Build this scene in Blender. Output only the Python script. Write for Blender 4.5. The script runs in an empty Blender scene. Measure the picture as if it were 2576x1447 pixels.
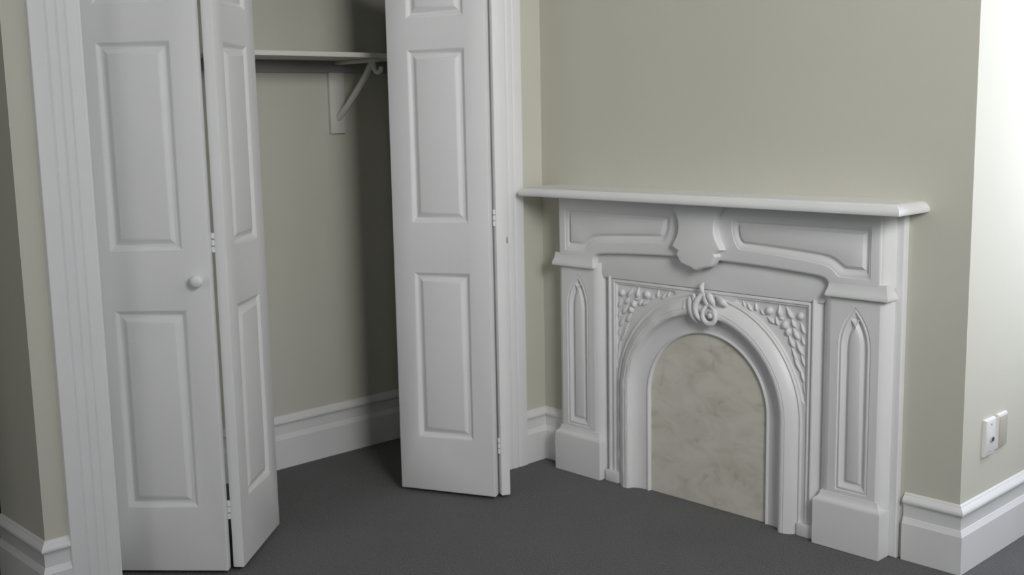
import bpy, bmesh, math, random
from mathutils import Vector, Matrix
random.seed(7)
PI = math.pi
SC = bpy.context.scene
COL = SC.collection

# ------------------------------------------------------------------ camera
cam_d = bpy.data.cameras.new('camera')
cam = bpy.data.objects.new('camera', cam_d); COL.objects.link(cam)
R_ = Vector((0.69214702, 0.72149475, -0.01943771))
U_ = Vector((-0.09674599, 0.11943148, 0.98811757))
F_ = Vector((-0.71524312, 0.68204211, -0.15246587))
cam.matrix_world = Matrix(((R_.x, U_.x, -F_.x, 3.18243777), (R_.y, U_.y, -F_.y, -3.20978302), (R_.z, U_.z, -F_.z, 1.4), (0, 0, 0, 1)))
cam_d.sensor_fit = 'HORIZONTAL'; cam_d.sensor_width = 36.0; cam_d.lens = 40.1665
cam_d.clip_start = 0.05; cam_d.clip_end = 60
cam_d.dof.use_dof = True; cam_d.dof.focus_distance = 2.6; cam_d.dof.aperture_fstop = 6.5
SC.camera = cam

# ------------------------------------------------------------------ exposure, world, daylight, added fill lamps
SC.view_settings.view_transform = 'Standard'
SC.view_settings.look = 'None'
SC.view_settings.gamma = 1.0
SC.view_settings.use_curve_mapping = False
SC.view_settings.exposure = 0.0
world = bpy.data.worlds.new('overcast_sky'); SC.world = world
world.use_nodes = True
bgn = world.node_tree.nodes['Background']
bgn.inputs[0].default_value = (0.82, 0.90, 1.0, 1); bgn.inputs[1].default_value = 0.6

def area(name, loc, direction, sx, sy, power, color, spread=180):
    d = bpy.data.lights.new(name, 'AREA'); d.shape = 'RECTANGLE'; d.size = sx; d.size_y = sy
    d.energy = power; d.color = color; d.spread = math.radians(spread)
    o = bpy.data.objects.new(name, d); COL.objects.link(o)
    o.location = loc
    o.rotation_euler = Vector(direction).to_track_quat('-Z', 'Y').to_euler()
    return o
ROOM_R, ROOM_B, CEIL, ALC = 4.45, -6.0, 3.35, 0.95
LIGHTS = [('daylight_side_window', (ROOM_R - 0.03, -2.1, 2.45), (-1, 0.62, -0.31), 1.5, 1.3, 32.5, (1.0, 0.985, 0.985), 84),
          ('added_front_fill', (ROOM_R - 0.03, -0.25, 2.1), (-1, 0, -0.1), 1.2, 1.8, 10, (1.0, 0.98, 0.985)),  # added fill lamp, lifts the right casing and door leaf
          ('added_rear_fill', (1.3, ROOM_B + 0.03, 2.0), (0, 1, -0.1), 1.5, 1.9, 17.5, (1.0, 0.98, 0.985)),  # added fill lamp from behind, lifts surfaces facing the camera side
          ('daylight_alcove_window', (2.32, ALC - 0.03, 1.8), (-0.15, -1, -0.05), 0.75, 2.0, 34, (0.81, 0.86, 1.0))]
for L in LIGHTS: area(*L)

# ------------------------------------------------------------------ materials
def mat(name, col, rough=0.5, bump=0.0, scale=200.0, var=0.0, vscale=3.0, spec=0.5, detail=3.0):
    m = bpy.data.materials.new(name); m.use_nodes = True
    nt = m.node_tree; b = nt.nodes['Principled BSDF']
    b.inputs['Base Color'].default_value = (*col, 1)
    b.inputs['Roughness'].default_value = rough
    b.inputs['Specular IOR Level'].default_value = spec
    tc = nt.nodes.new('ShaderNodeTexCoord')
    if var > 0:
        n = nt.nodes.new('ShaderNodeTexNoise'); n.inputs['Scale'].default_value = vscale; n.inputs['Detail'].default_value = detail
        nt.links.new(tc.outputs['Object'], n.inputs['Vector'])
        r = nt.nodes.new('ShaderNodeValToRGB')
        r.color_ramp.elements[0].position = 0.3; r.color_ramp.elements[1].position = 0.7
        r.color_ramp.elements[0].color = (*[c * (1 - var) for c in col], 1)
        r.color_ramp.elements[1].color = (*[min(1, c * (1 + var)) for c in col], 1)
        nt.links.new(n.outputs['Fac'], r.inputs['Fac']); nt.links.new(r.outputs['Color'], b.inputs['Base Color'])
    if bump > 0:
        n2 = nt.nodes.new('ShaderNodeTexNoise'); n2.inputs['Scale'].default_value = scale; n2.inputs['Detail'].default_value = 2
        nt.links.new(tc.outputs['Object'], n2.inputs['Vector'])
        bp = nt.nodes.new('ShaderNodeBump'); bp.inputs['Strength'].default_value = bump; bp.inputs['Distance'].default_value = 0.002
        nt.links.new(n2.outputs['Fac'], bp.inputs['Height']); nt.links.new(bp.outputs['Normal'], b.inputs['Normal'])
    return m
M_PAINT = mat('white_gloss_paint', (0.80, 0.805, 0.80), 0.42, 0.06, 90, 0.012, 5)
M_DOOR = mat('white_door_paint', (0.78, 0.785, 0.78), 0.5, 0.12, 260, 0.012, 5)
M_CAST = mat('white_painted_casting', (0.79, 0.795, 0.79), 0.40, 0.12, 70, 0.015, 8)
M_WALL = mat('pale_olive_wall_paint', (0.60, 0.597, 0.508), 0.85, 0.10, 180, 0.012, 2, 0.3)
M_ROOM = mat('low_bounce_room_grey', (0.42, 0.42, 0.41), 0.9, 0.05, 120)  # unseen walls darkened on purpose to cut bounced light
M_CEIL = mat('ceiling_white', (0.80, 0.80, 0.78), 0.9, 0.05, 120)
M_SHELF = mat('closet_shelf_paint', (0.72, 0.72, 0.66), 0.5, 0.05, 90)
M_CLEAT = mat('shade_grey_cleat', (0.36, 0.36, 0.36), 0.6, 0.1, 60)  # grey carries the shade under the shelf in its base colour
M_DARK = mat('dark_space_infill', (0.035, 0.026, 0.019), 0.5, 0.1, 60, 0.2, 6)  # near-black colour stands in for the unlit space past the hall wall
M_PLASTIC = mat('white_plastic', (0.80, 0.80, 0.77), 0.35, 0.02, 60)
M_IVORY = mat('ivory_plastic', (0.50, 0.49, 0.41), 0.4, 0.02, 60)
M_SLOT = mat('dark_socket', (0.05, 0.05, 0.05), 0.6, 0.02, 60)
M_SCREW = mat('painted_screw', (0.55, 0.55, 0.52), 0.4, 0.02, 60)
M_CHIP = mat('grey_chipped_paint', (0.28, 0.28, 0.27), 0.8, 0.2, 200)

def carpet_mat():
    m = bpy.data.materials.new('charcoal_carpet'); m.use_nodes = True
    nt = m.node_tree; b = nt.nodes['Principled BSDF']
    b.inputs['Roughness'].default_value = 1.0; b.inputs['Specular IOR Level'].default_value = 0.08
    b.inputs['Sheen Weight'].default_value = 0.15; b.inputs['Sheen Roughness'].default_value = 0.6
    tc = nt.nodes.new('ShaderNodeTexCoord')
    n = nt.nodes.new('ShaderNodeTexNoise'); n.inputs['Scale'].default_value = 170; n.inputs['Detail'].default_value = 4; n.inputs['Roughness'].default_value = 0.75
    n2 = nt.nodes.new('ShaderNodeTexNoise'); n2.inputs['Scale'].default_value = 3.5; n2.inputs['Detail'].default_value = 3
    v = nt.nodes.new('ShaderNodeTexVoronoi'); v.inputs['Scale'].default_value = 210
    for q in (n, n2, v): nt.links.new(tc.outputs['Object'], q.inputs['Vector'])
    r = nt.nodes.new('ShaderNodeValToRGB')
    r.color_ramp.elements[0].position = 0.32; r.color_ramp.elements[0].color = (0.072, 0.072, 0.073, 1)
    r.color_ramp.elements[1].position = 0.68; r.color_ramp.elements[1].color = (0.172, 0.172, 0.171, 1)
    nt.links.new(n.outputs['Fac'], r.inputs['Fac'])
    r2 = nt.nodes.new('ShaderNodeValToRGB')
    r2.color_ramp.elements[0].position = 0.3; r2.color_ramp.elements[0].color = (0.90, 0.90, 0.90, 1)
    r2.color_ramp.elements[1].position = 0.7; r2.color_ramp.elements[1].color = (1, 1, 1, 1)
    nt.links.new(n2.outputs['Fac'], r2.inputs['Fac'])
    mx = nt.nodes.new('ShaderNodeMix'); mx.data_type = 'RGBA'; mx.blend_type = 'MULTIPLY'; mx.inputs[0].default_value = 1.0
    nt.links.new(r.outputs['Color'], mx.inputs[6]); nt.links.new(r2.outputs['Color'], mx.inputs[7])
    nt.links.new(mx.outputs[2], b.inputs['Base Color'])
    ad = nt.nodes.new('ShaderNodeMath'); ad.operation = 'ADD'
    nt.links.new(n.outputs['Fac'], ad.inputs[0]); nt.links.new(v.outputs['Distance'], ad.inputs[1])
    bp = nt.nodes.new('ShaderNodeBump'); bp.inputs['Strength'].default_value = 0.6; bp.inputs['Distance'].default_value = 0.006
    nt.links.new(ad.outputs[0], bp.inputs['Height']); nt.links.new(bp.outputs['Normal'], b.inputs['Normal'])
    return m
M_CARPET = carpet_mat()

def board_mat():
    m = bpy.data.materials.new('mottled_stone_board'); m.use_nodes = True
    nt = m.node_tree; b = nt.nodes['Principled BSDF']; b.inputs['Roughness'].default_value = 0.6
    tc = nt.nodes.new('ShaderNodeTexCoord')
    mp = nt.nodes.new('ShaderNodeMapping'); mp.inputs['Rotation'].default_value = (0, 0.6, 0); mp.inputs['Scale'].default_value = (9, 9, 16)
    nt.links.new(tc.outputs['Object'], mp.inputs['Vector'])
    n = nt.nodes.new('ShaderNodeTexNoise'); n.inputs['Scale'].default_value = 1.0; n.inputs['Detail'].default_value = 4; n.inputs['Distortion'].default_value = 0.8
    nt.links.new(mp.outputs[0], n.inputs['Vector'])
    r = nt.nodes.new('ShaderNodeValToRGB')
    r.color_ramp.elements[0].position = 0.30; r.color_ramp.elements[0].color = (0.60, 0.585, 0.485, 1)
    r.color_ramp.elements[1].position = 0.62; r.color_ramp.elements[1].color = (0.75, 0.735, 0.635, 1)
    e = r.color_ramp.elements.new(0.45); e.color = (0.69, 0.675, 0.575, 1)
    nt.links.new(n.outputs['Fac'], r.inputs['Fac'])
    # a few darker blotches and veins
    n2 = nt.nodes.new('ShaderNodeTexNoise'); n2.inputs['Scale'].default_value = 13; n2.inputs['Detail'].default_value = 3; n2.inputs['Distortion'].default_value = 0.6
    nt.links.new(tc.outputs['Object'], n2.inputs['Vector'])
    r2 = nt.nodes.new('ShaderNodeValToRGB')
    r2.color_ramp.elements[0].position = 0.24; r2.color_ramp.elements[0].color = (0.76, 0.75, 0.72, 1)
    r2.color_ramp.elements[1].position = 0.40; r2.color_ramp.elements[1].color = (1, 1, 1, 1)
    nt.links.new(n2.outputs['Fac'], r2.inputs['Fac'])
    mx = nt.nodes.new('ShaderNodeMix'); mx.data_type = 'RGBA'; mx.blend_type = 'MULTIPLY'; mx.inputs[0].default_value = 1.0
    nt.links.new(r.outputs['Color'], mx.inputs[6]); nt.links.new(r2.outputs['Color'], mx.inputs[7])
    nt.links.new(mx.outputs[2], b.inputs['Base Color'])
    return m
M_BOARD = board_mat()

# ------------------------------------------------------------------ helpers
def finish(bm, angle=32, flip=False):
    bmesh.ops.remove_doubles(bm, verts=bm.verts, dist=1e-6)
    bmesh.ops.recalc_face_normals(bm, faces=bm.faces)
    if flip: bmesh.ops.reverse_faces(bm, faces=bm.faces)
    a = math.radians(angle)
    for f in bm.faces: f.smooth = True
    for e in bm.edges:
        if len(e.link_faces) == 2: e.smooth = e.calc_face_angle(0) < a
        else: e.smooth = False

def obj(name, bm, m, parent=None, angle=32, flip=False, origin=None):
    """verts in world space; stored relative to the parent (or to origin)"""
    finish(bm, angle, flip)
    o0 = Vector(origin) if origin is not None else (parent.matrix_world.translation.copy() if parent else Vector((0, 0, 0)))
    if parent is not None and parent.type == 'MESH' and origin is None:
        o0 = Vector(parent['o0'])
    for v in bm.verts: v.co -= o0
    me = bpy.data.meshes.new(name); bm.to_mesh(me); bm.free()
    me.materials.append(m)
    o = bpy.data.objects.new(name, me); COL.objects.link(o)
    if parent is not None:
        o.parent = parent
        pw = Vector(parent['o0']) if 'o0' in parent else parent.location
        o.location = o0 - pw
    else:
        o.location = o0
    o['o0'] = [o0.x, o0.y, o0.z]
    return o

def thing(name, label, cat, loc, group=None):
    o = bpy.data.objects.new(name, None); COL.objects.link(o)
    o.empty_display_size = 0.1; o.location = loc
    o['o0'] = list(loc); o['label'] = label; o['category'] = cat; o['kind'] = 'thing'
    if group: o['group'] = group
    bpy.context.view_layer.update()
    return o

def struct(name, bm, m, label, cat, parent=None, angle=32):
    o = obj(name, bm, m, parent, angle)
    if parent is None:
        o['kind'] = 'structure'; o['label'] = label; o['category'] = cat
    return o

def offset(poly, d):
    """inward mitred offset of a CCW polygon (2D)"""
    n = len(poly); out = []
    for i in range(n):
        p0 = Vector(poly[i - 1]); p = Vector(poly[i]); p1 = Vector(poly[(i + 1) % n])
        a = (p - p0).normalized(); b = (p1 - p).normalized()
        na = Vector((-a.y, a.x)); nb = Vector((-b.y, b.x))
        m = na + nb
        if m.length < 1e-6: m = na
        m.normalize(); k = 1 / max(0.35, m.dot(na))
        out.append(tuple(p + m * (d * k)))
    return out

def ccw(poly):
    s = sum(poly[i - 1][0] * poly[i][1] - poly[i][0] * poly[i - 1][1] for i in range(len(poly)))
    return list(poly) if s > 0 else list(poly)[::-1]

def stitch(bm, la, lb):
    n = len(la)
    for i in range(n):
        j = (i + 1) % n
        try: bm.faces.new((la[i], la[j], lb[j], lb[i]))
        except ValueError: pass

def loop_edges(bm, lp):
    es = []
    for i in range(len(lp)):
        a, b = lp[i], lp[(i + 1) % len(lp)]
        e = bm.edges.get((a, b)) or bm.edges.new((a, b)); es.append(e)
    return es

def relief(outer, edge, y0, to3d, panels=(), back=None, fill_front=True):
    """front plate in (a,b) at depth y0 (smaller = prouder); edge=[(inset,dy)...] from front loop back to the back loop"""
    bm = bmesh.new()
    outer = ccw(outer)
    rings = []
    for ins, dy in edge:
        pl = offset(outer, ins) if abs(ins) > 1e-9 else outer
        rings.append([bm.verts.new(to3d(a, b, y0 + dy)) for a, b in pl])
    for i in range(len(rings) - 1): stitch(bm, rings[i], rings[i + 1])
    es = loop_edges(bm, rings[0])
    for outline, prof, fill in panels:
        rr = []
        two = isinstance(outline[0][0], (tuple, list))
        pl0 = None if two else ccw(outline)
        for ins, dp in prof:
            if two: pl = [(p[0] + (q[0] - p[0]) * ins, p[1] + (q[1] - p[1]) * ins) for p, q in zip(*outline)]
            else: pl = offset(pl0, ins) if abs(ins) > 1e-9 else pl0
            rr.append([bm.verts.new(to3d(a, b, y0 + dp)) for a, b in pl])
        for i in range(len(rr) - 1): stitch(bm, rr[i], rr[i + 1])
        es += loop_edges(bm, rr[0])
        if fill: bmesh.ops.triangle_fill(bm, use_beauty=True, edges=loop_edges(bm, rr[-1]))
    if fill_front: bmesh.ops.triangle_fill(bm, use_beauty=True, edges=es)
    if back: bmesh.ops.triangle_fill(bm, use_beauty=True, edges=loop_edges(bm, rings[-1]))
    return bm

def loft(loops, cap0=True, cap1=True, bm=None):
    bm = bm or bmesh.new()
    rr = [[bm.verts.new(p) for p in lp] for lp in loops]
    for i in range(len(rr) - 1): stitch(bm, rr[i], rr[i + 1])
    if cap0: bmesh.ops.triangle_fill(bm, use_beauty=True, edges=loop_edges(bm, rr[0]))
    if cap1: bmesh.ops.triangle_fill(bm, use_beauty=True, edges=loop_edges(bm, rr[-1]))
    return bm

def box(bm, a, b, bev=0.0):
    x0, x1 = sorted((a[0], b[0])); y0, y1 = sorted((a[1], b[1])); z0, z1 = sorted((a[2], b[2]))
    vs = [bm.verts.new(p) for p in ((x0, y0, z0), (x1, y0, z0), (x1, y1, z0), (x0, y1, z0), (x0, y0, z1), (x1, y0, z1), (x1, y1, z1), (x0, y1, z1))]
    fs = [bm.faces.new([vs[i] for i in q]) for q in ((0, 3, 2, 1), (4, 5, 6, 7), (0, 1, 5, 4), (1, 2, 6, 5), (2, 3, 7, 6), (3, 0, 4, 7))]
    if bev > 0:
        es = list({e for f in fs for e in f.edges})
        bmesh.ops.bevel(bm, geom=es, offset=bev, segments=2, profile=0.5, affect='EDGES')
    return bm

def bx(a, b, bev=0.0): return box(bmesh.new(), a, b, bev)

def prism_z(plan, z0, z1):
    return loft([[(x, y, z0) for x, y in plan], [(x, y, z1) for x, y in plan]])

def plan_sweep(path, prof):
    """sweep profile [(d,z)] along a plan polyline; d is measured to the right-hand side of travel"""
    bm = bmesh.new(); n = len(path); cols = []
    for i in range(n):
        p = Vector(path[i])
        if i == 0: t = (Vector(path[1]) - p).normalized(); m = Vector((t.y, -t.x)); k = 1
        elif i == n - 1: t = (p - Vector(path[-2])).normalized(); m = Vector((t.y, -t.x)); k = 1
        else:
            a = (p - Vector(path[i - 1])).normalized(); b = (Vector(path[i + 1]) - p).normalized()
            na = Vector((a.y, -a.x)); nb = Vector((b.y, -b.x)); m = (na + nb).normalized(); k = 1 / max(0.3, m.dot(na))
        cols.append([bm.verts.new((p.x + m.x * d * k, p.y + m.y * d * k, z)) for d, z in prof])
    for i in range(n - 1): stitch(bm, cols[i], cols[i + 1])
    for c in (cols[0], cols[-1]): bmesh.ops.triangle_fill(bm, use_beauty=True, edges=loop_edges(bm, c))
    return bm

def tube(bm, pts, radii, seg=8, flat=(0, 1, 0), k=1.0):
    """tapered tube along pts, squashed by k along direction flat; rounded ends"""
    P = [Vector(p) for p in pts]; fl = Vector(flat).normalized(); rings = []
    n = len(P)
    for i in range(n):
        t = (P[min(i + 1, n - 1)] - P[max(i - 1, 0)]).normalized()
        s = t.cross(fl)
        s = s.normalized() if s.length > 1e-5 else Vector((1, 0, 0))
        f2 = s.cross(t).normalized()
        rings.append([bm.verts.new(P[i] + s * (math.cos(2 * PI * j / seg) * radii[i]) + f2 * (math.sin(2 * PI * j / seg) * radii[i] * k)) for j in range(seg)])
    for i in range(n - 1): stitch(bm, rings[i], rings[i + 1])
    for c in (rings[0], rings[-1]): bm.faces.new(c)
    return bm

def smooth_path(ctrl, n=16):
    """Catmull-Rom through control tuples (any dimension)"""
    c = [Vector(p) for p in ctrl]; out = []
    c = [c[0] * 2 - c[1]] + c + [c[-1] * 2 - c[-2]]
    segs = len(c) - 3
    for s in range(segs):
        for i in range(n + (1 if s == segs - 1 else 0)):
            t = i / n; p0, p1, p2, p3 = c[s:s + 4]
            out.append(0.5 * ((2 * p1) + (p2 - p0) * t + (2 * p0 - 5 * p1 + 4 * p2 - p3) * t * t + (3 * p1 - p0 - 3 * p2 + p3) * t ** 3))
    return out

def lathe(prof, M, seg=24):
    """prof [(r,h)] revolved about local z, M maps to world"""
    bm = bmesh.new(); rings = []
    for r, h in prof:
        rings.append([bm.verts.new(M @ Vector((r * math.cos(2 * PI * j / seg), r * math.sin(2 * PI * j / seg), h))) for j in range(seg)])
    for i in range(len(rings) - 1): stitch(bm, rings[i], rings[i + 1])
    for c in (rings[0], rings[-1]): bm.faces.new(c)
    return bm

# ------------------------------------------------------------------ room shell
W = 1.733          # chimney breast width
YL = -2.035        # left end of the closet wall
YO0, YO1 = -1.8275, -0.268   # closet opening between the casings
XB = -0.678        # closet back wall
HEAD = 2.05

bm = bx((-3.0, ROOM_B - 0.1, -0.1), (ROOM_R + 0.1, ALC + 0.1, 0.0)); struct('floor', bm, M_CARPET, 'dark charcoal grey carpet covering the floor', 'floor')
bm = bx((-3.0, ROOM_B - 0.1, CEIL), (ROOM_R + 0.1, ALC + 0.1, CEIL + 0.1)); struct('ceiling', bm, M_CEIL, 'plain white ceiling above the room', 'ceiling')
struct('wall_fireplace', bx((0, 0, 0), (W, ALC, CEIL)), M_WALL, 'pale olive grey chimney breast wall behind the white fireplace, with a bright right side', 'wall')
# closet wall with its opening
bm = bmesh.new()
box(bm, (-0.17, YO1, 0), (0, 0.0, CEIL)); box(bm, (-0.17, YL, 0), (0, YO0, CEIL)); box(bm, (-0.17, YO0, HEAD), (0, YO1, CEIL))
struct('wall_closet', bm, M_WALL, 'pale olive grey wall around the closet opening', 'wall')
struct('wall_closet_back', bx((XB - 0.1, YL + 0.09, 0), (XB, 0.0, CEIL)), M_WALL, 'shaded back wall inside the closet', 'wall')
struct('wall_closet_right', bx((XB, -0.06, 0), (-0.17, 0.0, CEIL)), M_WALL, 'dark right side wall inside the closet', 'wall')
# wall between closet and hall (its far face seen at the left edge)
struct('wall_hall', bx((-0.335, YL, 0), (-0.17, YL + 0.09, CEIL)), M_WALL, 'narrow shadowed hall wall at the far left edge', 'wall')
struct('wall_closet_left', bx((XB - 0.1, YL + 0.03, 0), (-0.335, YL + 0.09, CEIL)), M_WALL, 'left side wall inside the closet', 'wall')
struct('dark_infill', bx((-1.15, YL + 0.0, 0.01), (-0.345, YL + 0.03, 2.05), 0.004), M_DARK, 'dark slab standing in for the dark space beyond the narrow hall wall', 'door')  # slab coloured dark in place of unlit space beyond the wall end
bm = bmesh.new()
box(bm, (-3.0, YL, 0), (-1.15, YL + 0.09, CEIL)); box(bm, (-1.15, YL + 0.0, 2.05), (-0.335, YL + 0.03, CEIL))
box(bm, (-3.0, -3.05, 0), (0, -2.95, CEIL)); box(bm, (-3.0, -2.95, 0), (-2.9, YL, CEIL))
struct('wall_hall_far', bm, M_WALL, 'unlit walls of the hall passage off the left of the room', 'wall')
struct('wall_left', bx((-0.1, ROOM_B, 0), (0, -3.05, CEIL)), M_ROOM, 'room wall beyond the hall opening', 'wall')

def wall_with_windows(name, axis, c0, c1, lo, hi, wins, z0, z1, lab):
    bm = bmesh.new()
    def bb(a0, a1, za, zb):
        if axis == 'x': box(bm, (c0, a0, za), (c1, a1, zb))
        else: box(bm, (a0, c0, za), (a1, c1, zb))
    edge = lo
    for wl, wh in wins:
        bb(edge, wl, 0, CEIL); bb(wl, wh, 0, z0); bb(wl, wh, z1, CEIL); edge = wh
    bb(edge, hi, 0, CEIL)
    return struct(name, bm, M_ROOM, lab, 'wall')
wall_with_windows('wall_right', 'x', ROOM_R, ROOM_R + 0.1, ROOM_B, ALC, [(-2.9, -1.3), (-0.9, 0.4)], 0.6, 3.1, 'right wall of the room with a daylight window and an added window')
wall_with_windows('wall_alcove', 'y', ALC, ALC + 0.1, W, ROOM_R, [(1.93, 2.72)], 0.75, 3.0, 'alcove wall with a daylight window, right of the chimney breast')
wall_with_windows('wall_back', 'y', ROOM_B - 0.1, ROOM_B, -0.1, ROOM_R, [(0.5, 2.1)], 0.75, 3.1, 'rear wall behind the photographer with an added window')
GLASS = bpy.data.materials.new('window_glass'); GLASS.use_nodes = True
gb = GLASS.node_tree.nodes['Principled BSDF']; gb.inputs['Transmission Weight'].default_value = 1; gb.inputs['Roughness'].default_value = 0.02
def window(name, axis, c0, wl, wh, z0, z1, lab):
    bm = bmesh.new()
    def bb(b, a0, a1, za, zb, d0=0.02, d1=0.08):
        if axis == 'x': box(b, (c0 + d0, a0, za), (c0 + d1, a1, zb))
        else: box(b, (a0, c0 + d0, za), (a1, c0 + d1, zb))
    t = 0.05; zm = (z0 + z1) / 2
    bb(bm, wl, wl + t, z0, z1); bb(bm, wh - t, wh, z0, z1); bb(bm, wl + t, wh - t, z0, z0 + t); bb(bm, wl + t, wh - t, z1 - t, z1); bb(bm, wl + t, wh - t, zm - t / 2, zm + t / 2)
    o = struct(name, bm, M_PAINT, lab, 'window')
    for za, zb in ((z0 + t, zm - t / 2), (zm + t / 2, z1 - t)):
        b = bmesh.new(); bb(b, wl + t, wh - t, za, zb, 0.045, 0.051); obj('pane', b, GLASS, o)
window('window_1', 'x', ROOM_R, -2.9, -1.3, 0.6, 3.1, 'white sash window in the right wall')
window('added_window_3', 'x', ROOM_R, -0.9, 0.4, 0.6, 3.1, 'added white sash window at the fill lamp in the right wall near the alcove')  # unseen window added to house the front fill lamp
window('added_window_4', 'y', ROOM_B - 0.1, 0.5, 2.1, 0.75, 3.1, 'added white sash window at the fill lamp in the rear wall')  # unseen window added to house the rear fill lamp
window('window_2', 'y', ALC, 1.93, 2.72, 0.75, 3.0, 'white sash window in the alcove wall')

# baseboards
BP = [(0, 0), (0.017, 0), (0.018, 0.002), (0.018, 0.119), (0.0172, 0.1205), (0.0105, 0.1360), (0.0090, 0.1375), (0.0090, 0.170), (0.0105, 0.1755), (0.0130, 0.180), (0.0165, 0.1825),
      (0.0185, 0.186), (0.0190, 0.190), (0.0180, 0.1945), (0.0150, 0.199), (0.0110, 0.2035), (0.0080, 0.2065), (0.0060, 0.2105), (0.003, 0.2135), (0, 0.214)]
def board(name, path, lab): return struct(name, plan_sweep(path, BP), M_PAINT, lab, 'baseboard', None, 17)
board('baseboard_closet', [(0, -0.1241), (0, 0), (0.115, 0)], 'short white moulded baseboard in the corner between closet casing and fireplace')
board('baseboard_fireplace', [(1.56, 0), (W, 0), (W, ALC)], 'white moulded baseboard wrapping the right corner of the chimney breast')
board('baseboard_hall', [(-0.335, YL), (0, YL), (0, -1.9698)][0:3], 'white moulded baseboard wrapping the hall corner at the far left')
board('baseboard_alcove', [(W, ALC), (ROOM_R, ALC)], 'white moulded baseboard below the alcove window')
board('baseboard_closet_back', [(XB, YL + 0.09), (XB, -0.06), (-0.17, -0.06)], 'white moulded baseboard along the closet back wall')

# casings: colonial fluted profile (w across, t thickness)
CP = [(0, 0), (0, 0.020), (0.002, 0.0215), (0.040, 0.0215), (0.0425, 0.0205), (0.0455, 0.0165), (0.049, 0.0185), (0.052, 0.0205), (0.070, 0.0195), (0.0735, 0.0178), (0.076, 0.0140), (0.0795, 0.0162),
      (0.082, 0.0182), (0.098, 0.0170), (0.1015, 0.0150), (0.104, 0.0118), (0.107, 0.0138), (0.109, 0.0150), (0.138, 0.0140), (0.1415, 0.0115), (0.1424, 0.0)]
plan = [(t, -1.9698 + w) for w, t in CP]
struct('trim_1', prism_z(plan, 0, HEAD + 0.14), M_PAINT, 'white fluted door casing left of the folding doors', 'trim')
plan = [(t, -0.1241 - w) for w, t in CP]
casing_r = struct('trim_2', prism_z(plan, 0, HEAD + 0.14), M_PAINT, 'white fluted door casing between the folding doors and the corner', 'trim')
struct('trim_3', bx((0, YO0, HEAD - 0.005), (0.02, -0.2665, HEAD + 0.14), 0.003), M_PAINT, 'white head casing above the closet doors', 'trim')
bm = bmesh.new()
tube(bm, [(0.0165, -0.212, 0.895), (0.0165, -0.2125, 0.905), (0.0165, -0.213, 0.92), (0.0165, -0.2115, 0.932)], [0.0015, 0.005, 0.004, 0.0012], 8, (1, 0, 0), 0.5)
obj('chip', bm, M_CHIP, casing_r)
# jamb lining
bm = bmesh.new()
box(bm, (-0.17, YO0 - 0.001, 0), (0.0, YO0 + 0.012, HEAD)); box(bm, (-0.17, YO1 - 0.012, 0), (0.0, YO1 + 0.001, HEAD)); box(bm, (-0.17, YO0 + 0.012, HEAD - 0.012), (0, YO1 - 0.012, HEAD + 0.001))
struct('trim_4', bm, M_PAINT, 'white jamb lining inside the closet opening', 'trim')
struct('trim_5', bx((-0.148, YO0 + 0.012, HEAD - 0.035), (-0.112, YO1 - 0.012, HEAD - 0.012)), M_PAINT, 'white overhead track of the folding doors', 'trim')

# ------------------------------------------------------------------ folding doors
LW, LT, LH0, LH1 = 0.377, 0.035, 0.015, 2.01
PAN = [(0.077, 0.300, 0.217, 0.834), (0.077, 0.300, 1.010, 1.622), (0.077, 0.300, 1.727, 1.915)]
RECESS = [(0, 0), (0.002, 0.0008), (0.006, 0.0035), (0.012, 0.0085), (0.0155, 0.0105), (0.018, 0.0112)]
FIELD = [(0.018, 0.0112), (0.020, 0.0108), (0.026, 0.0078), (0.033, 0.0040), (0.0385, 0.0014), (0.041, 0.0010)]
def leaf(parent, p0, d, n):
    """door leaf from plan point p0 along unit d, front normal n"""
    d = Vector(d).normalized(); n = Vector(n).normalized(); p0 = Vector(p0)
    def to3d(a, b, y):   # a along, b height, y depth behind the front face
        q = p0 + d * a - n * y
        return (q.x, q.y, b)
    rect = [(0, LH0), (LW, LH0), (LW, LH1), (0, LH1)]
    pans = [([(a0, z0), (a1, z0), (a1, z1), (a0, z1)], RECESS, False) for a0, a1, z0, z1 in PAN]
    bm = relief(rect, [(0.003, 0), (0.0009, 0.0009), (0, 0.003), (0, LT - 0.003), (0.0009, LT - 0.0009), (0.003, LT)], 0, to3d, pans, back=True)
    o = obj('door_leaf', bm, M_DOOR, parent)
    for a0, a1, z0, z1 in PAN:
        pl = [(a0, z0), (a1, z0), (a1, z1), (a0, z1)]
        lp = [[to3d(a, b, y) for a, b in offset(pl, i)] for i, y in FIELD]
        b = loft(lp, False, True)
        b.normal_update()
        obj('raised_panel', b, M_DOOR, o)
    return o, to3d
def fix_open(o, n):
    """open sheets: make normals face n"""
    me = o.data; s = Vector((0, 0, 0))
    for p in me.polygons: s += p.normal * p.area
    if s.dot(Vector((n[0], n[1], 0))) < 0: me.flip_normals()
def bifold(label, L, R_is_pivot):
    t = thing('bifold_door', label, 'door', L['base'], None)
    leaves = []
    for p0, d, n in L['leaves']:
        o, f = leaf(t, p0, d, n); leaves.append((o, f))
        for c in o.children: fix_open(c, n)
    # hinges bridge the backs of the two leaves at the fold
    hp = Vector(L['hinge'])
    for z in (0.200, 1.030, 1.835):
        bm = bmesh.new()
        M = Matrix.Translation((hp.x, hp.y, z - 0.030))
        for k in range(3):
            b2 = lathe([(0.0005, 0.001 + k * 0.0205), (0.0055, 0.002 + k * 0.0205), (0.0055, 0.0185 + k * 0.0205), (0.0005, 0.0195 + k * 0.0205)], M, 12)
            me = bpy.data.meshes.new('t'); b2.to_mesh(me); b2.free(); bm.from_mesh(me); bpy.data.meshes.remove(me)
        obj('hinge', bm, M_PAINT, t)
    return t, leaves
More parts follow.
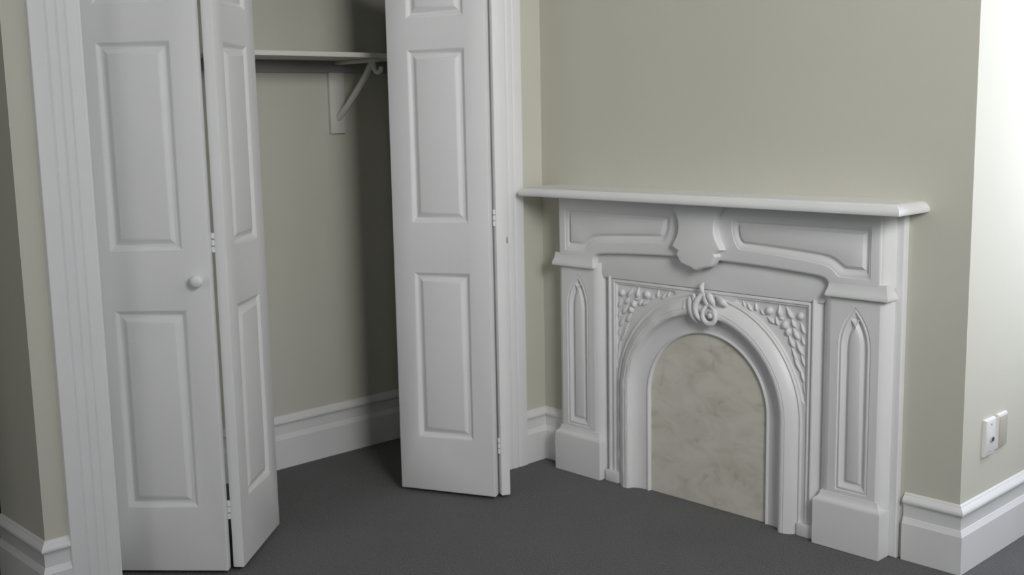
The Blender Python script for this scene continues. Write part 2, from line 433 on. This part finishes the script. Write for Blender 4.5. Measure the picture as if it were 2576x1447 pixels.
def unit(a, b):
    v = Vector((b[0] - a[0], b[1] - a[1])); return v.normalized()
# left pair: jamb leaf swings out to the fold, second leaf returns to the track
d1 = Vector((0.731, 0.682)).normalized(); n1 = Vector((d1.y, -d1.x))
F1 = Vector((0.1392, -1.5425)); P1 = F1 - d1 * LW
d2 = Vector((-0.655, 0.756)).normalized(); n2 = Vector((d2.y, -d2.x))
back1 = F1 - n1 * LT
E2 = Vector((0.1488, -1.4907))
hL = (back1 + (E2 - n2 * LT)) / 2
tL, lvL = bifold('white panelled folding closet door on the left, with a round knob',
                 {'base': (P1.x, P1.y, 0), 'leaves': [(P1, d1, n1), (E2, d2, n2)], 'hinge': hL}, False)
# knob on the jamb leaf
kb = P1 + d1 * 0.343
z_ax = Vector((n1.x, n1.y, 0)); x_ax = Vector((0, 0, 1)); y_ax = z_ax.cross(x_ax)
MK = Matrix(((x_ax.x, y_ax.x, z_ax.x, kb.x), (x_ax.y, y_ax.y, z_ax.y, kb.y), (x_ax.z, y_ax.z, z_ax.z, 0.923), (0, 0, 0, 1)))
bm = lathe([(0.0005, -0.002), (0.0115, -0.002), (0.0115, 0.002), (0.0090, 0.006), (0.0080, 0.010), (0.0110, 0.014), (0.0165, 0.018), (0.0195, 0.0235), (0.0195, 0.028), (0.0165, 0.033), (0.0100, 0.0365), (0.0004, 0.0375)], MK, 24)
k = obj('knob', bm, M_PAINT, lvL[0][0], 50); k['label'] = 'small round white door knob'
# right pair
dA = Vector((0.906, 0.423)).normalized(); nA = Vector((dA.y, -dA.x))
A0 = Vector((-0.0978, -0.6728)); FA = A0 + dA * LW
EB = Vector((0.2608, -0.4510)); dB = Vector((-0.943, 0.332)).normalized()
nB = Vector((dB.y, -dB.x))
backA = FA - nA * LT
hR = (backA + (EB - nB * LT)) / 2
tR, lvR = bifold('white panelled folding closet door on the right, beside the fireplace corner',
                 {'base': (A0.x, A0.y, 0), 'leaves': [(A0, dA, nA), (EB, dB, nB)], 'hinge': hR}, True)

# ------------------------------------------------------------------ closet shelf and bracket
sh = thing('closet_shelf', 'long pale shelf on a wall cleat inside the dim closet', 'shelf', (XB, -1.0, 1.6))
obj('shelf_board', bx((XB, YL + 0.09, 1.612), (-0.372, -0.06, 1.630), 0.002), M_SHELF, sh)
obj('wall_cleat', bx((XB, YL + 0.09, 1.566), (XB + 0.018, -0.06, 1.612), 0.002), M_CLEAT, sh)['label'] = 'grey wooden wall cleat'
br = thing('shelf_bracket', 'pale triangular shelf and rod bracket fixed under the closet shelf', 'bracket', (XB, -0.49, 1.33))
obj('wall_plate', bx((XB, -0.528, 1.325), (XB + 0.016, -0.456, 1.566), 0.002), M_SHELF, br)
obj('arm', bx((XB + 0.018, -0.503, 1.597), (-0.392, -0.479, 1.611), 0.002), M_SHELF, br)
bm = bmesh.new(); tube(bm, [(XB + 0.012, -0.491, 1.385), (-0.60, -0.491, 1.432), (-0.53, -0.491, 1.492), (-0.47, -0.491, 1.546), (-0.425, -0.491, 1.598)], [0.013] * 5, 8, (0, 1, 0), 0.9)
obj('brace', bm, M_SHELF, br)
bm = bmesh.new(); tube(bm, [(-0.420, -0.491, 1.600), (-0.418, -0.491, 1.580), (-0.405, -0.491, 1.560), (-0.388, -0.491, 1.556), (-0.374, -0.491, 1.563), (-0.370, -0.491, 1.578)], [0.009, 0.009, 0.008, 0.008, 0.009, 0.007], 8, (0, 1, 0), 1.0)
obj('rod_hook', bm, M_PAINT, br)

# ------------------------------------------------------------------ fireplace surround
XC = 0.828
T3 = lambda u, z, y: (XC + u, y, z)
def mir(s): return lambda u, z, y: (XC + s * u, y, z)
fp = thing('fireplace_surround', 'white painted Victorian fireplace surround with mantel shelf and shield keystone', 'fireplace', (XC, 0, 0))
EDGE = lambda r, dep: [(r, 0), (r * 0.62, r * 0.08), (r * 0.29, r * 0.29), (r * 0.08, r * 0.62), (0, r), (0, dep)]
# backing board
obj('backing_board', relief([(-0.716, 0), (0.716, 0), (0.716, 1.082), (-0.716, 1.082)], EDGE(0.007, 0.0235), -0.0240, T3), M_PAINT, fp)
# mantel shelf
pl = ccw([(XC - 0.773, 0.0), (XC - 0.773, -0.185), (XC + 0.778, -0.185), (XC + 0.778, 0.0)])
def shelf_loop(i, z):
    q = offset(pl, i); return [(x, min(y, 0.0) if abs(y) > 0.1 else 0.0, z) for x, y in q]
prof = [(0.022, 1.0815), (0.005, 1.0815), (0.0015, 1.083), (0, 1.086), (0, 1.093), (0.002, 1.098), (0.007, 1.104), (0.013, 1.109), (0.019, 1.1125), (0.024, 1.1145), (0.03, 1.115)]
obj('mantel_shelf', loft([shelf_loop(i, z) for i, z in prof]), M_PAINT, fp)
# frieze
low = []
for i in range(-20, 21):
    u = i / 20 * 0.445; low.append((u, 0.8885 - 0.085 * u * u))
right = [(0.462, 0.8695), (0.474, 0.8665), (0.483, 0.8615), (0.4885, 0.8550), (0.490, 0.847), (0.490, 0.832), (0.668, 0.832), (0.668, 1.082)]
FR = low + right + [(-a, b) for a, b in right[::-1]]
pr = [(0.126, 1.036), (0.127, 1.010), (0.131, 0.985), (0.139, 0.960), (0.150, 0.942), (0.159, 0.9325), (0.200, 0.9305), (0.30, 0.924), (0.40, 0.9165), (0.457, 0.910), (0.480, 0.9062), (0.497, 0.9005), (0.509, 0.892), (0.519, 0.882), (0.530, 0.8745), (0.560, 0.874), (0.635, 0.874), (0.635, 1.036)]
pi = [(0.163, 1.010), (0.163, 0.995), (0.165, 0.982), (0.170, 0.972), (0.175, 0.9665), (0.181, 0.9635), (0.215, 0.9625), (0.30, 0.9585), (0.39, 0.9535), (0.455, 0.949), (0.487, 0.9455), (0.507, 0.940), (0.526, 0.930), (0.540, 0.920), (0.551, 0.9135), (0.570, 0.913), (0.605, 0.913), (0.605, 1.010)]
FP = [(0, 0), (0.04, 0.0030), (0.16, 0.0034), (0.27, 0.0044), (0.45, 0.0100), (0.60, 0.0130), (0.68, 0.0130), (0.77, 0.0105), (0.93, 0.0035), (1.0, 0.0024)]
PR2 = [(pr, pi), ([(-a, b) for a, b in pr], [(-a, b) for a, b in pi])]
obj('frieze', relief(FR, EDGE(0.009, 0.050), -0.0760, T3, [(PR2[0], FP, True), (PR2[1], FP, True)]), M_PAINT, fp)
# lintel between frieze and insert, with the two narrow stiles beside the insert
lint = [(-0.460, 0.781), (0.460, 0.781), (0.490, 0.815), (0.490, 0.862), (0.45, 0.905), (-0.45, 0.905), (-0.490, 0.862), (-0.490, 0.815)]
obj('lintel', relief(lint, [(0.004, 0), (0.001, 0.001), (0, 0.004), (0, 0.028)], -0.0510, T3), M_PAINT, fp)
for s in (1, -1):
    q = [(0.4265, -0.023), (0.4265, -0.054), (0.4285, -0.057), (0.433, -0.0565), (0.441, -0.050), (0.449, -0.041), (0.457, -0.034), (0.466, -0.031), (0.466, -0.023)]
    obj('stile', prism_z([(XC + s * a, b) for a, b in q], 0.042, 0.790), M_PAINT, fp)
    q = [(0.386, -0.023), (0.386, -0.063), (0.456, -0.063), (0.456, -0.023)]
    obj('stile_block', bx((XC + s * 0.386, -0.063, 0), (XC + s * 0.450, -0.023, 0.043), 0.003), M_PAINT, fp)
# pilasters
def lancet(cx, hw, zb, zs, zp, n=8):
    """outline: flat foot, two arcs meeting in a point"""
    pts = [(cx - hw, zb), (cx + hw, zb), (cx + hw, zs)]
    h = zp - zs; r = (h * h + hw * hw) / (2 * hw)
    for i in range(1, n):
        a = math.asin(h / r) * i / n
        pts.append((cx + hw - r + r * math.cos(a), zs + r * math.sin(a)))
    pts.append((cx, zp))
    for i in range(n - 1, 0, -1):
        a = math.asin(h / r) * i / n
        pts.append((cx - hw + r - r * math.cos(a), zs + r * math.sin(a)))
    pts.append((cx - hw, zs))
    return pts
for s in (1, -1):
    m = mir(s)
    # moulded post with chamfers both sides
    prof = [(0.458, -0.023), (0.458, -0.030), (0.462, -0.039), (0.469, -0.049), (0.479, -0.058), (0.489, -0.0635), (0.499, -0.0655)]
    prof2 = [(0.664, -0.0655), (0.671, -0.0625), (0.679, -0.055), (0.685, -0.046), (0.689, -0.036), (0.690, -0.023)]
    bm = bmesh.new()
    def col(a, y, z): return bm.verts.new(m(a, z, y))
    for pf in (prof, prof2):
        rows = [[col(a, y, z) for a, y in pf] for z in (0.150, 0.835)]
        for i in range(len(pf) - 1): bm.faces.new((rows[0][i], rows[0][i + 1], rows[1][i + 1], rows[1][i]))
    # front face with the lancet recess
    lan = lancet(0.582, 0.0555, 0.192, 0.655, 0.785)
    LP = [(0, 0), (0.0015, 0.0025), (0.004, 0.0032), (0.007, 0.0012), (0.0105, 0.0010), (0.0145, 0.004), (0.0205, 0.0105), (0.0245, 0.0132), (0.0275, 0.0132), (0.0305, 0.0105), (0.0365, 0.004), (0.039, 0.003)]
    b2 = relief([(0.499, 0.150), (0.664, 0.150), (0.664, 0.835), (0.499, 0.835)], [(0, 0), (0, 0.0001)], -0.0655, m, [(lan, LP, True)])
    me = bpy.data.meshes.new('t'); b2.to_mesh(me); b2.free(); bm.from_mesh(me); bpy.data.meshes.remove(me)
    post = obj('pilaster', bm, M_PAINT, fp, 32)
    fix_open(post, (0, -1))
    # plinth: block with moulded cap
    pl = ccw([(XC + s * 0.459, -0.022), (XC + s * 0.692, -0.022), (XC + s * 0.692, -0.0850), (XC + s * 0.459, -0.0850)])
    loops = [[(x, min(y, -0.022), z) for x, y in offset(pl, i)] for i, z in ((0.002, 0), (0, 0.002), (0, 0.145), (0.001, 0.150), (0.004, 0.155), (0.010, 0.160), (0.014, 0.166), (0.0165, 0.174), (0.018, 0.180))]
    obj('plinth', loft(loops), M_PAINT, fp)
    # capital band under the frieze end
    pl = ccw([(XC + s * 0.486, -0.022), (XC + s * 0.698, -0.022), (XC + s * 0.698, -0.0850), (XC + s * 0.486, -0.0850)])
    loops = [[(x, min(y, -0.022), z) for x, y in offset(pl, i)] for i, z in ((0.016, 0.811), (0.004, 0.812), (0.001, 0.814), (0, 0.818), (0.0005, 0.822), (0.002, 0.827), (0.0045, 0.833), (0.007, 0.841), (0.0085, 0.850), (0.0098, 0.862))]
    obj('capital_band', loft(loops), M_PAINT, fp)
    # frieze end return, continues the pilaster chamfer up to the shelf
    q = [(0.660, -0.023), (0.660, -0.070), (0.667, -0.070), (0.674, -0.066), (0.682, -0.056), (0.688, -0.044), (0.690, -0.034), (0.690, -0.023)]
    obj('frieze_return', prism_z([(XC + s * a, b) for a, b in q], 0.850, 1.082), M_PAINT, fp)
# keystone shield
half = [(0.0, 0.850), (0.020, 0.8590), (0.044, 0.8655), (0.064, 0.871), (0.073, 0.884), (0.086, 0.904), (0.078, 0.914), (0.092, 0.921), (0.105, 0.928), (0.097, 0.944), (0.086, 0.960), (0.079, 0.978), (0.0765, 1.000), (0.079, 1.020), (0.086, 1.040), (0.096, 1.060), (0.104, 1.081)]
SHP = half + [(-a, b) for a, b in half[:0:-1]]
bmS = relief(SHP, [(0.0075, 0), (0.005, 0.0006), (0.002, 0.003), (0.0005, 0.006), (0, 0.010), (-0.001, 0.030)], -0.1030, T3)
obj('keystone_shield', bmS, M_PAINT, fp, 40)

# ------------------------------------------------------------------ arched cast insert
ins = thing('arched_insert', 'white arched cast frame with leafy spandrels inside the fireplace surround', 'fireplace insert', (XC, -0.03, 0))
Z0 = 0.371
def arch_pts(rho, n=40, foot=0.0):
    p = [(rho, foot), (rho, foot + (Z0 - foot) * 0.5)]
    for i in range(n + 1):
        a = PI * i / n; p.append((rho * math.cos(a), Z0 + rho * math.sin(a)))
    p += [(-rho, foot + (Z0 - foot) * 0.5), (-rho, foot)]
    return p
# face plate with two sunk spandrels
outer = [(-0.4245, 0.0)] + [(-0.385, 0.0)] + arch_pts(0.385)[::-1][1:-1] + [(0.385, 0.0), (0.4245, 0.0), (0.4245, 0.7795), (-0.4245, 0.7795)]
def spandrel(s):
    pts = []; r = 0.3975
    a0, a1 = math.radians(12), math.radians(72)
    for i in range(19):
        a = a0 + (a1 - a0) * i / 18; pts.append((s * r * math.cos(a), Z0 + r * math.sin(a)))
    pts += [(s * 0.135, 0.7635), (s * 0.404, 0.7635), (s * 0.404, 0.44)]
    return pts
SPF = [(0, 0), (0.001, 0.001), (0.003, 0.0055), (0.005, 0.0065)]
obj('face_plate', relief(outer, [(0.0025, 0), (0.0006, 0.0008), (0, 0.003), (0, 0.024)], -0.0480, T3, [(spandrel(1), SPF, True), (spandrel(-1), SPF, True)]), M_CAST, ins)
# thin raised bead round the plate
bm = bmesh.new()
for a, b in ((-1, 1), (1, 1)):
    tube(bm, [(XC + a * 0.4125, -0.0485, 0.045), (XC + a * 0.4125, -0.0485, 0.772)], [0.0042, 0.0042], 8)
tube(bm, [(XC - 0.4125, -0.0485, 0.7715), (XC + 0.4125, -0.0485, 0.7715)], [0.0036, 0.0036], 8)
obj('border_bead', bm, M_CAST, ins, 60)
# arch moulding: profile (rho, depth) swept round the opening
AP = [(0.3935, -0.046), (0.3925, -0.0530), (0.3895, -0.0555), (0.3860, -0.0535), (0.3820, -0.0515), (0.3790, -0.0550), (0.3740, -0.0610), (0.3660, -0.0675), (0.3560, -0.0740), (0.3460, -0.0785),
      (0.3435, -0.0768), (0.3410, -0.0785), (0.3330, -0.0790), (0.3260, -0.0770), (0.3220, -0.0715), (0.3195, -0.0620), (0.3140, -0.0545), (0.3000, -0.0465), (0.2860, -0.0420), (0.2720, -0.0400), (0.2630, -0.0400),
      (0.2600, -0.0435), (0.2565, -0.0455), (0.2530, -0.0440), (0.2505, -0.0400), (0.2490, -0.0250)]
bm = bmesh.new()
NA = 96
paths = []
for rho, y in AP:
    pp = []
    for i in range(15): pp.append((rho, i / 15 * Z0, i / 15 * Z0))
    for i in range(NA + 1):
        a = PI * i / NA; pp.append((rho * math.cos(a), Z0 + rho * math.sin(a), Z0 + a * 0.36))
    for i in range(15): pp.append((-rho, (14 - i) / 15 * Z0, Z0 + PI * 0.36 + Z0 * (i + 1) / 15))
    # faint bound-ribbon swelling along the crest
    row = []
    for u, z, s in pp:
        k = 0.0
        if -0.0790 < y < -0.0620 and u < 0.10:
            ph = (s / 0.104 + 0.25) % 1.0
            k = -0.0030 * max(0.0, 1 - abs(ph - 0.5) / 0.30) + (0.0016 if ph < 0.10 else 0.0)
        row.append(bm.verts.new((XC + u, y + k, z)))
    paths.append(row)
for i in range(len(paths) - 1):
    for j in range(len(paths[0]) - 1):
        bm.faces.new((paths[i][j], paths[i][j + 1], paths[i + 1][j + 1], paths[i + 1][j]))
am = obj('arch_moulding', bm, M_CAST, ins, 40)
fix_open(am, (0, -1))

# spandrel foliage: leaves and berries, each its own piece
def blob_mesh(name, seg=10, rings=6, point=0.0):
    bm = bmesh.new(); rr = []
    for i in range(1, rings):
        t = PI * i / rings; row = []
        z = math.cos(t); r = math.sin(t) * (1 - point * max(0, z) ** 1.0)
        for j in range(seg):
            a = 2 * PI * j / seg
            row.append(bm.verts.new((r * math.cos(a), r * math.sin(a), z * (1 + 0.35 * point if z > 0 else 1))))
        rr.append(row)
    for i in range(len(rr) - 1): stitch(bm, rr[i], rr[i + 1])
    t = bm.verts.new((0, 0, 1 + 0.35 * point)); b = bm.verts.new((0, 0, -1))
    for j in range(seg):
        bm.faces.new((t, rr[0][j], rr[0][(j + 1) % seg])); bm.faces.new((b, rr[-1][(j + 1) % seg], rr[-1][j]))
    finish(bm, 60); me = bpy.data.meshes.new(name); bm.to_mesh(me); bm.free(); me.materials.append(M_CAST); return me
ME_LEAF = blob_mesh('leaf', point=0.8); ME_BERRY = blob_mesh('berry')
def piece(kind, u, z, L, w, ang, h=0.009, y=-0.0425):
    o = bpy.data.objects.new(kind, ME_LEAF if kind == 'leaf' else ME_BERRY); COL.objects.link(o)
    o.parent = ins; o.location = (u, y + 0.03, z); o.scale = (w, h, L); o.rotation_euler = (0, math.radians(ang), 0)
# (kind, u, z, half length, half width, lean in degrees (clockwise as seen), height)
FOL = [('leaf', 0.160, 0.746, 0.012, 0.005, -25, .007), ('leaf', 0.182, 0.738, 0.016, 0.0055, -40, .008), ('leaf', 0.208, 0.742, 0.014, 0.005, -10, .008), ('leaf', 0.232, 0.727, 0.012, 0.005, -45, .007),
       ('berry', 0.259, 0.735, 0.0145, 0.014, 0, .013), ('leaf', 0.300, 0.737, 0.019, 0.008, -8, .012), ('leaf', 0.337, 0.735, 0.021, 0.008, -35, .011), ('berry', 0.377, 0.730, 0.013, 0.012, 0, .011),
       ('leaf', 0.268, 0.703, 0.017, 0.0075, -60, .009), ('leaf', 0.289, 0.703, 0.014, 0.006, -20, .009), ('berry', 0.320, 0.694, 0.014, 0.012, 0, .013), ('berry', 0.333, 0.673, 0.014, 0.010, 0, .012),
       ('leaf', 0.352, 0.703, 0.015, 0.007, -30, .010), ('leaf', 0.362, 0.669, 0.020, 0.009, -35, .011), ('leaf', 0.386, 0.690, 0.018, 0.006, -25, .008), ('leaf', 0.345, 0.642, 0.021, 0.0075, -30, .009),
       ('leaf', 0.376, 0.624, 0.024, 0.007, -32, .009), ('leaf', 0.388, 0.650, 0.014, 0.005, -20, .007), ('leaf', 0.357, 0.602, 0.022, 0.005, -28, .007), ('leaf', 0.368, 0.572, 0.030, 0.0055, -30, .008),
       ('leaf', 0.389, 0.585, 0.022, 0.005, -22, .006), ('leaf', 0.388, 0.535, 0.026, 0.0045, -20, .007), ('leaf', 0.396, 0.495, 0.024, 0.0035, -10, .005), ('leaf', 0.305, 0.715, 0.010, 0.005, -75, .008)]
for s in (1, -1):
    for kd, u, z, L, w, a, h in FOL: piece(kd, s * u, z, L, w, s * a, h)
# crowning scroll ornament
def curl(name, ctrl, radii, y0, k=0.8):
    pts = smooth_path([(a, b, y) for a, b, y in ctrl], 6)
    n = len(pts); rad = []
    for i in range(n):
        t = i / (n - 1) * (len(radii) - 1); q = min(int(t), len(radii) - 2); rad.append(radii[q] + (radii[q + 1] - radii[q]) * (t - q))
    bm = bmesh.new(); tube(bm, [(XC + p[0], y0 + p[2], p[1]) for p in pts], rad, 10, (0, 1, 0), k)
    obj(name, bm, M_CAST, ins, 60)
K = -0.083
curl('finial', [(0.013, 0.810, 0.012), (0.010, 0.796, 0.004), (0.014, 0.780, 0.002), (0.018, 0.764, 0.006)], [0.003, 0.010, 0.008, 0.005], K)
curl('acanthus_leaf', [(0.018, 0.776, 0.004), (0.002, 0.755, 0), (-0.009, 0.731, -0.004), (-0.006, 0.704, -0.006), (0.006, 0.684, -0.002), (0.020, 0.664, 0.012)], [0.005, 0.011, 0.012, 0.010, 0.008, 0.003], K)
curl('acanthus_leaf', [(-0.050, 0.752, 0.014), (-0.040, 0.732, 0.006), (-0.031, 0.706, 0.002), (-0.022, 0.684, 0.004), (-0.012, 0.666, 0.012)], [0.005, 0.012, 0.013, 0.010, 0.004], K)
curl('acanthus_leaf', [(-0.030, 0.765, 0.012), (-0.022, 0.745, 0.006), (-0.018, 0.722, 0.006), (-0.014, 0.700, 0.010)], [0.006, 0.009, 0.007, 0.003], K)
curl('acanthus_leaf', [(0.030, 0.774, 0.008), (0.046, 0.765, 0.000), (0.058, 0.748, 0.000), (0.062, 0.730, 0.006)], [0.007, 0.013, 0.011, 0.005], K)
curl('acanthus_leaf', [(0.062, 0.768, 0.014), (0.080, 0.760, 0.008), (0.098, 0.750, 0.004), (0.112, 0.738, 0.010)], [0.005, 0.010, 0.014, 0.006], K)
curl('acanthus_leaf', [(0.022, 0.768, 0.004), (0.028, 0.752, 0.000), (0.036, 0.738, 0.002), (0.046, 0.730, 0.008)], [0.006, 0.010, 0.009, 0.004], K)
curl('acanthus_leaf', [(0.040, 0.752, 0.006), (0.047, 0.742, 0.003), (0.050, 0.730, 0.004), (0.050, 0.718, 0.008)], [0.005, 0.008, 0.008, 0.005], K)
curl('acanthus_leaf', [(0.052, 0.728, 0.004), (0.066, 0.716, 0.000), (0.078, 0.700, 0.006)], [0.005, 0.009, 0.003], K)
curl('acanthus_leaf', [(-0.075, 0.735, 0.022), (-0.068, 0.715, 0.012), (-0.058, 0.698, 0.012), (-0.044, 0.684, 0.018)], [0.005, 0.010, 0.009, 0.004], K)
sp = []
for i in range(15):
    t = i / 14; a = math.radians(150 + 330 * t); r = 0.034 - 0.020 * t
    sp.append((0.052 + r * math.cos(a) * 0.95, 0.698 + r * math.sin(a), -0.006 + 0.006 * t))
curl('scroll', [(0.036, 0.737, 0.004)] + sp, [0.006, 0.009, 0.0095, 0.009, 0.007, 0.005], K)
obj('scroll_eye', lathe([(0.0005, 0.009), (0.006, 0.008), (0.0095, 0.004), (0.010, -0.006)], Matrix.Translation((XC + 0.052, K - 0.002, 0.699)) @ Matrix.Rotation(PI / 2, 4, 'X'), 14), M_CAST, ins, 60)

# cover board closing the firebox
outl = [(0.2495, 0.0)] + arch_pts(0.2495)[1:-1] + [(-0.2495, 0.0)]
bmc = relief(outl, [(0.001, 0), (0, 0.001), (0, 0.008)], -0.0330, T3, back=True)
cb = obj('fireplace_cover_board', bmc, M_BOARD, None, origin=(XC, -0.025, 0))
cb['label'] = 'mottled beige stone look board closing the arched fireplace opening'; cb['category'] = 'fireplace cover'; cb['kind'] = 'thing'

# ------------------------------------------------------------------ wall plates on the chimney side
def plate(name, y, z, w, h, t, m, lab):
    o = thing(name, lab, 'wall outlet', (W, y, z))
    pl = ccw([(y - w / 2, z - h / 2), (y + w / 2, z - h / 2), (y + w / 2, z + h / 2), (y - w / 2, z + h / 2)])
    lp = [[(W + dx, a, b) for a, b in offset(pl, i)] for i, dx in ((0, 0), (0, t * 0.4), (0.002, t * 0.8), (0.006, t))]
    obj('face_plate', loft(lp, False, True), m, o)
    return o
MX = Matrix.Rotation(PI / 2, 4, 'Y')
o1 = plate('wall_outlet', 0.169, 0.388, 0.072, 0.116, 0.012, M_PLASTIC, 'white wall outlet plate nearer the corner, with one dark socket hole')
obj('socket', lathe([(0.011, 0.010), (0.011, 0.0145), (0.0075, 0.0155), (0.0005, 0.0155)], Matrix.Translation((W, 0.174, 0.382)) @ MX, 16), M_SCREW, o1)['label'] = 'round socket'
obj('socket_hole', lathe([(0.0068, 0.014), (0.0068, 0.0172), (0.0005, 0.0172)], Matrix.Translation((W, 0.174, 0.382)) @ MX, 12), M_SLOT, o1)['label'] = 'dark socket hole'
for dz in (0.042, -0.042):
    obj('screw', lathe([(0.0042, 0.0110), (0.0040, 0.0132), (0.0005, 0.0140)], Matrix.Translation((W, 0.169, 0.388 + dz)) @ MX, 12), M_SCREW, o1)
o2 = plate('wall_outlet', 0.256, 0.392, 0.068, 0.110, 0.010, M_PLASTIC, 'wall outlet plate with a beige centre, further from the corner')
obj('insert_panel', bx((W + 0.0045, 0.228, 0.343), (W + 0.0125, 0.284, 0.440), 0.002), M_IVORY, o2)['label'] = 'beige centre of the plate'
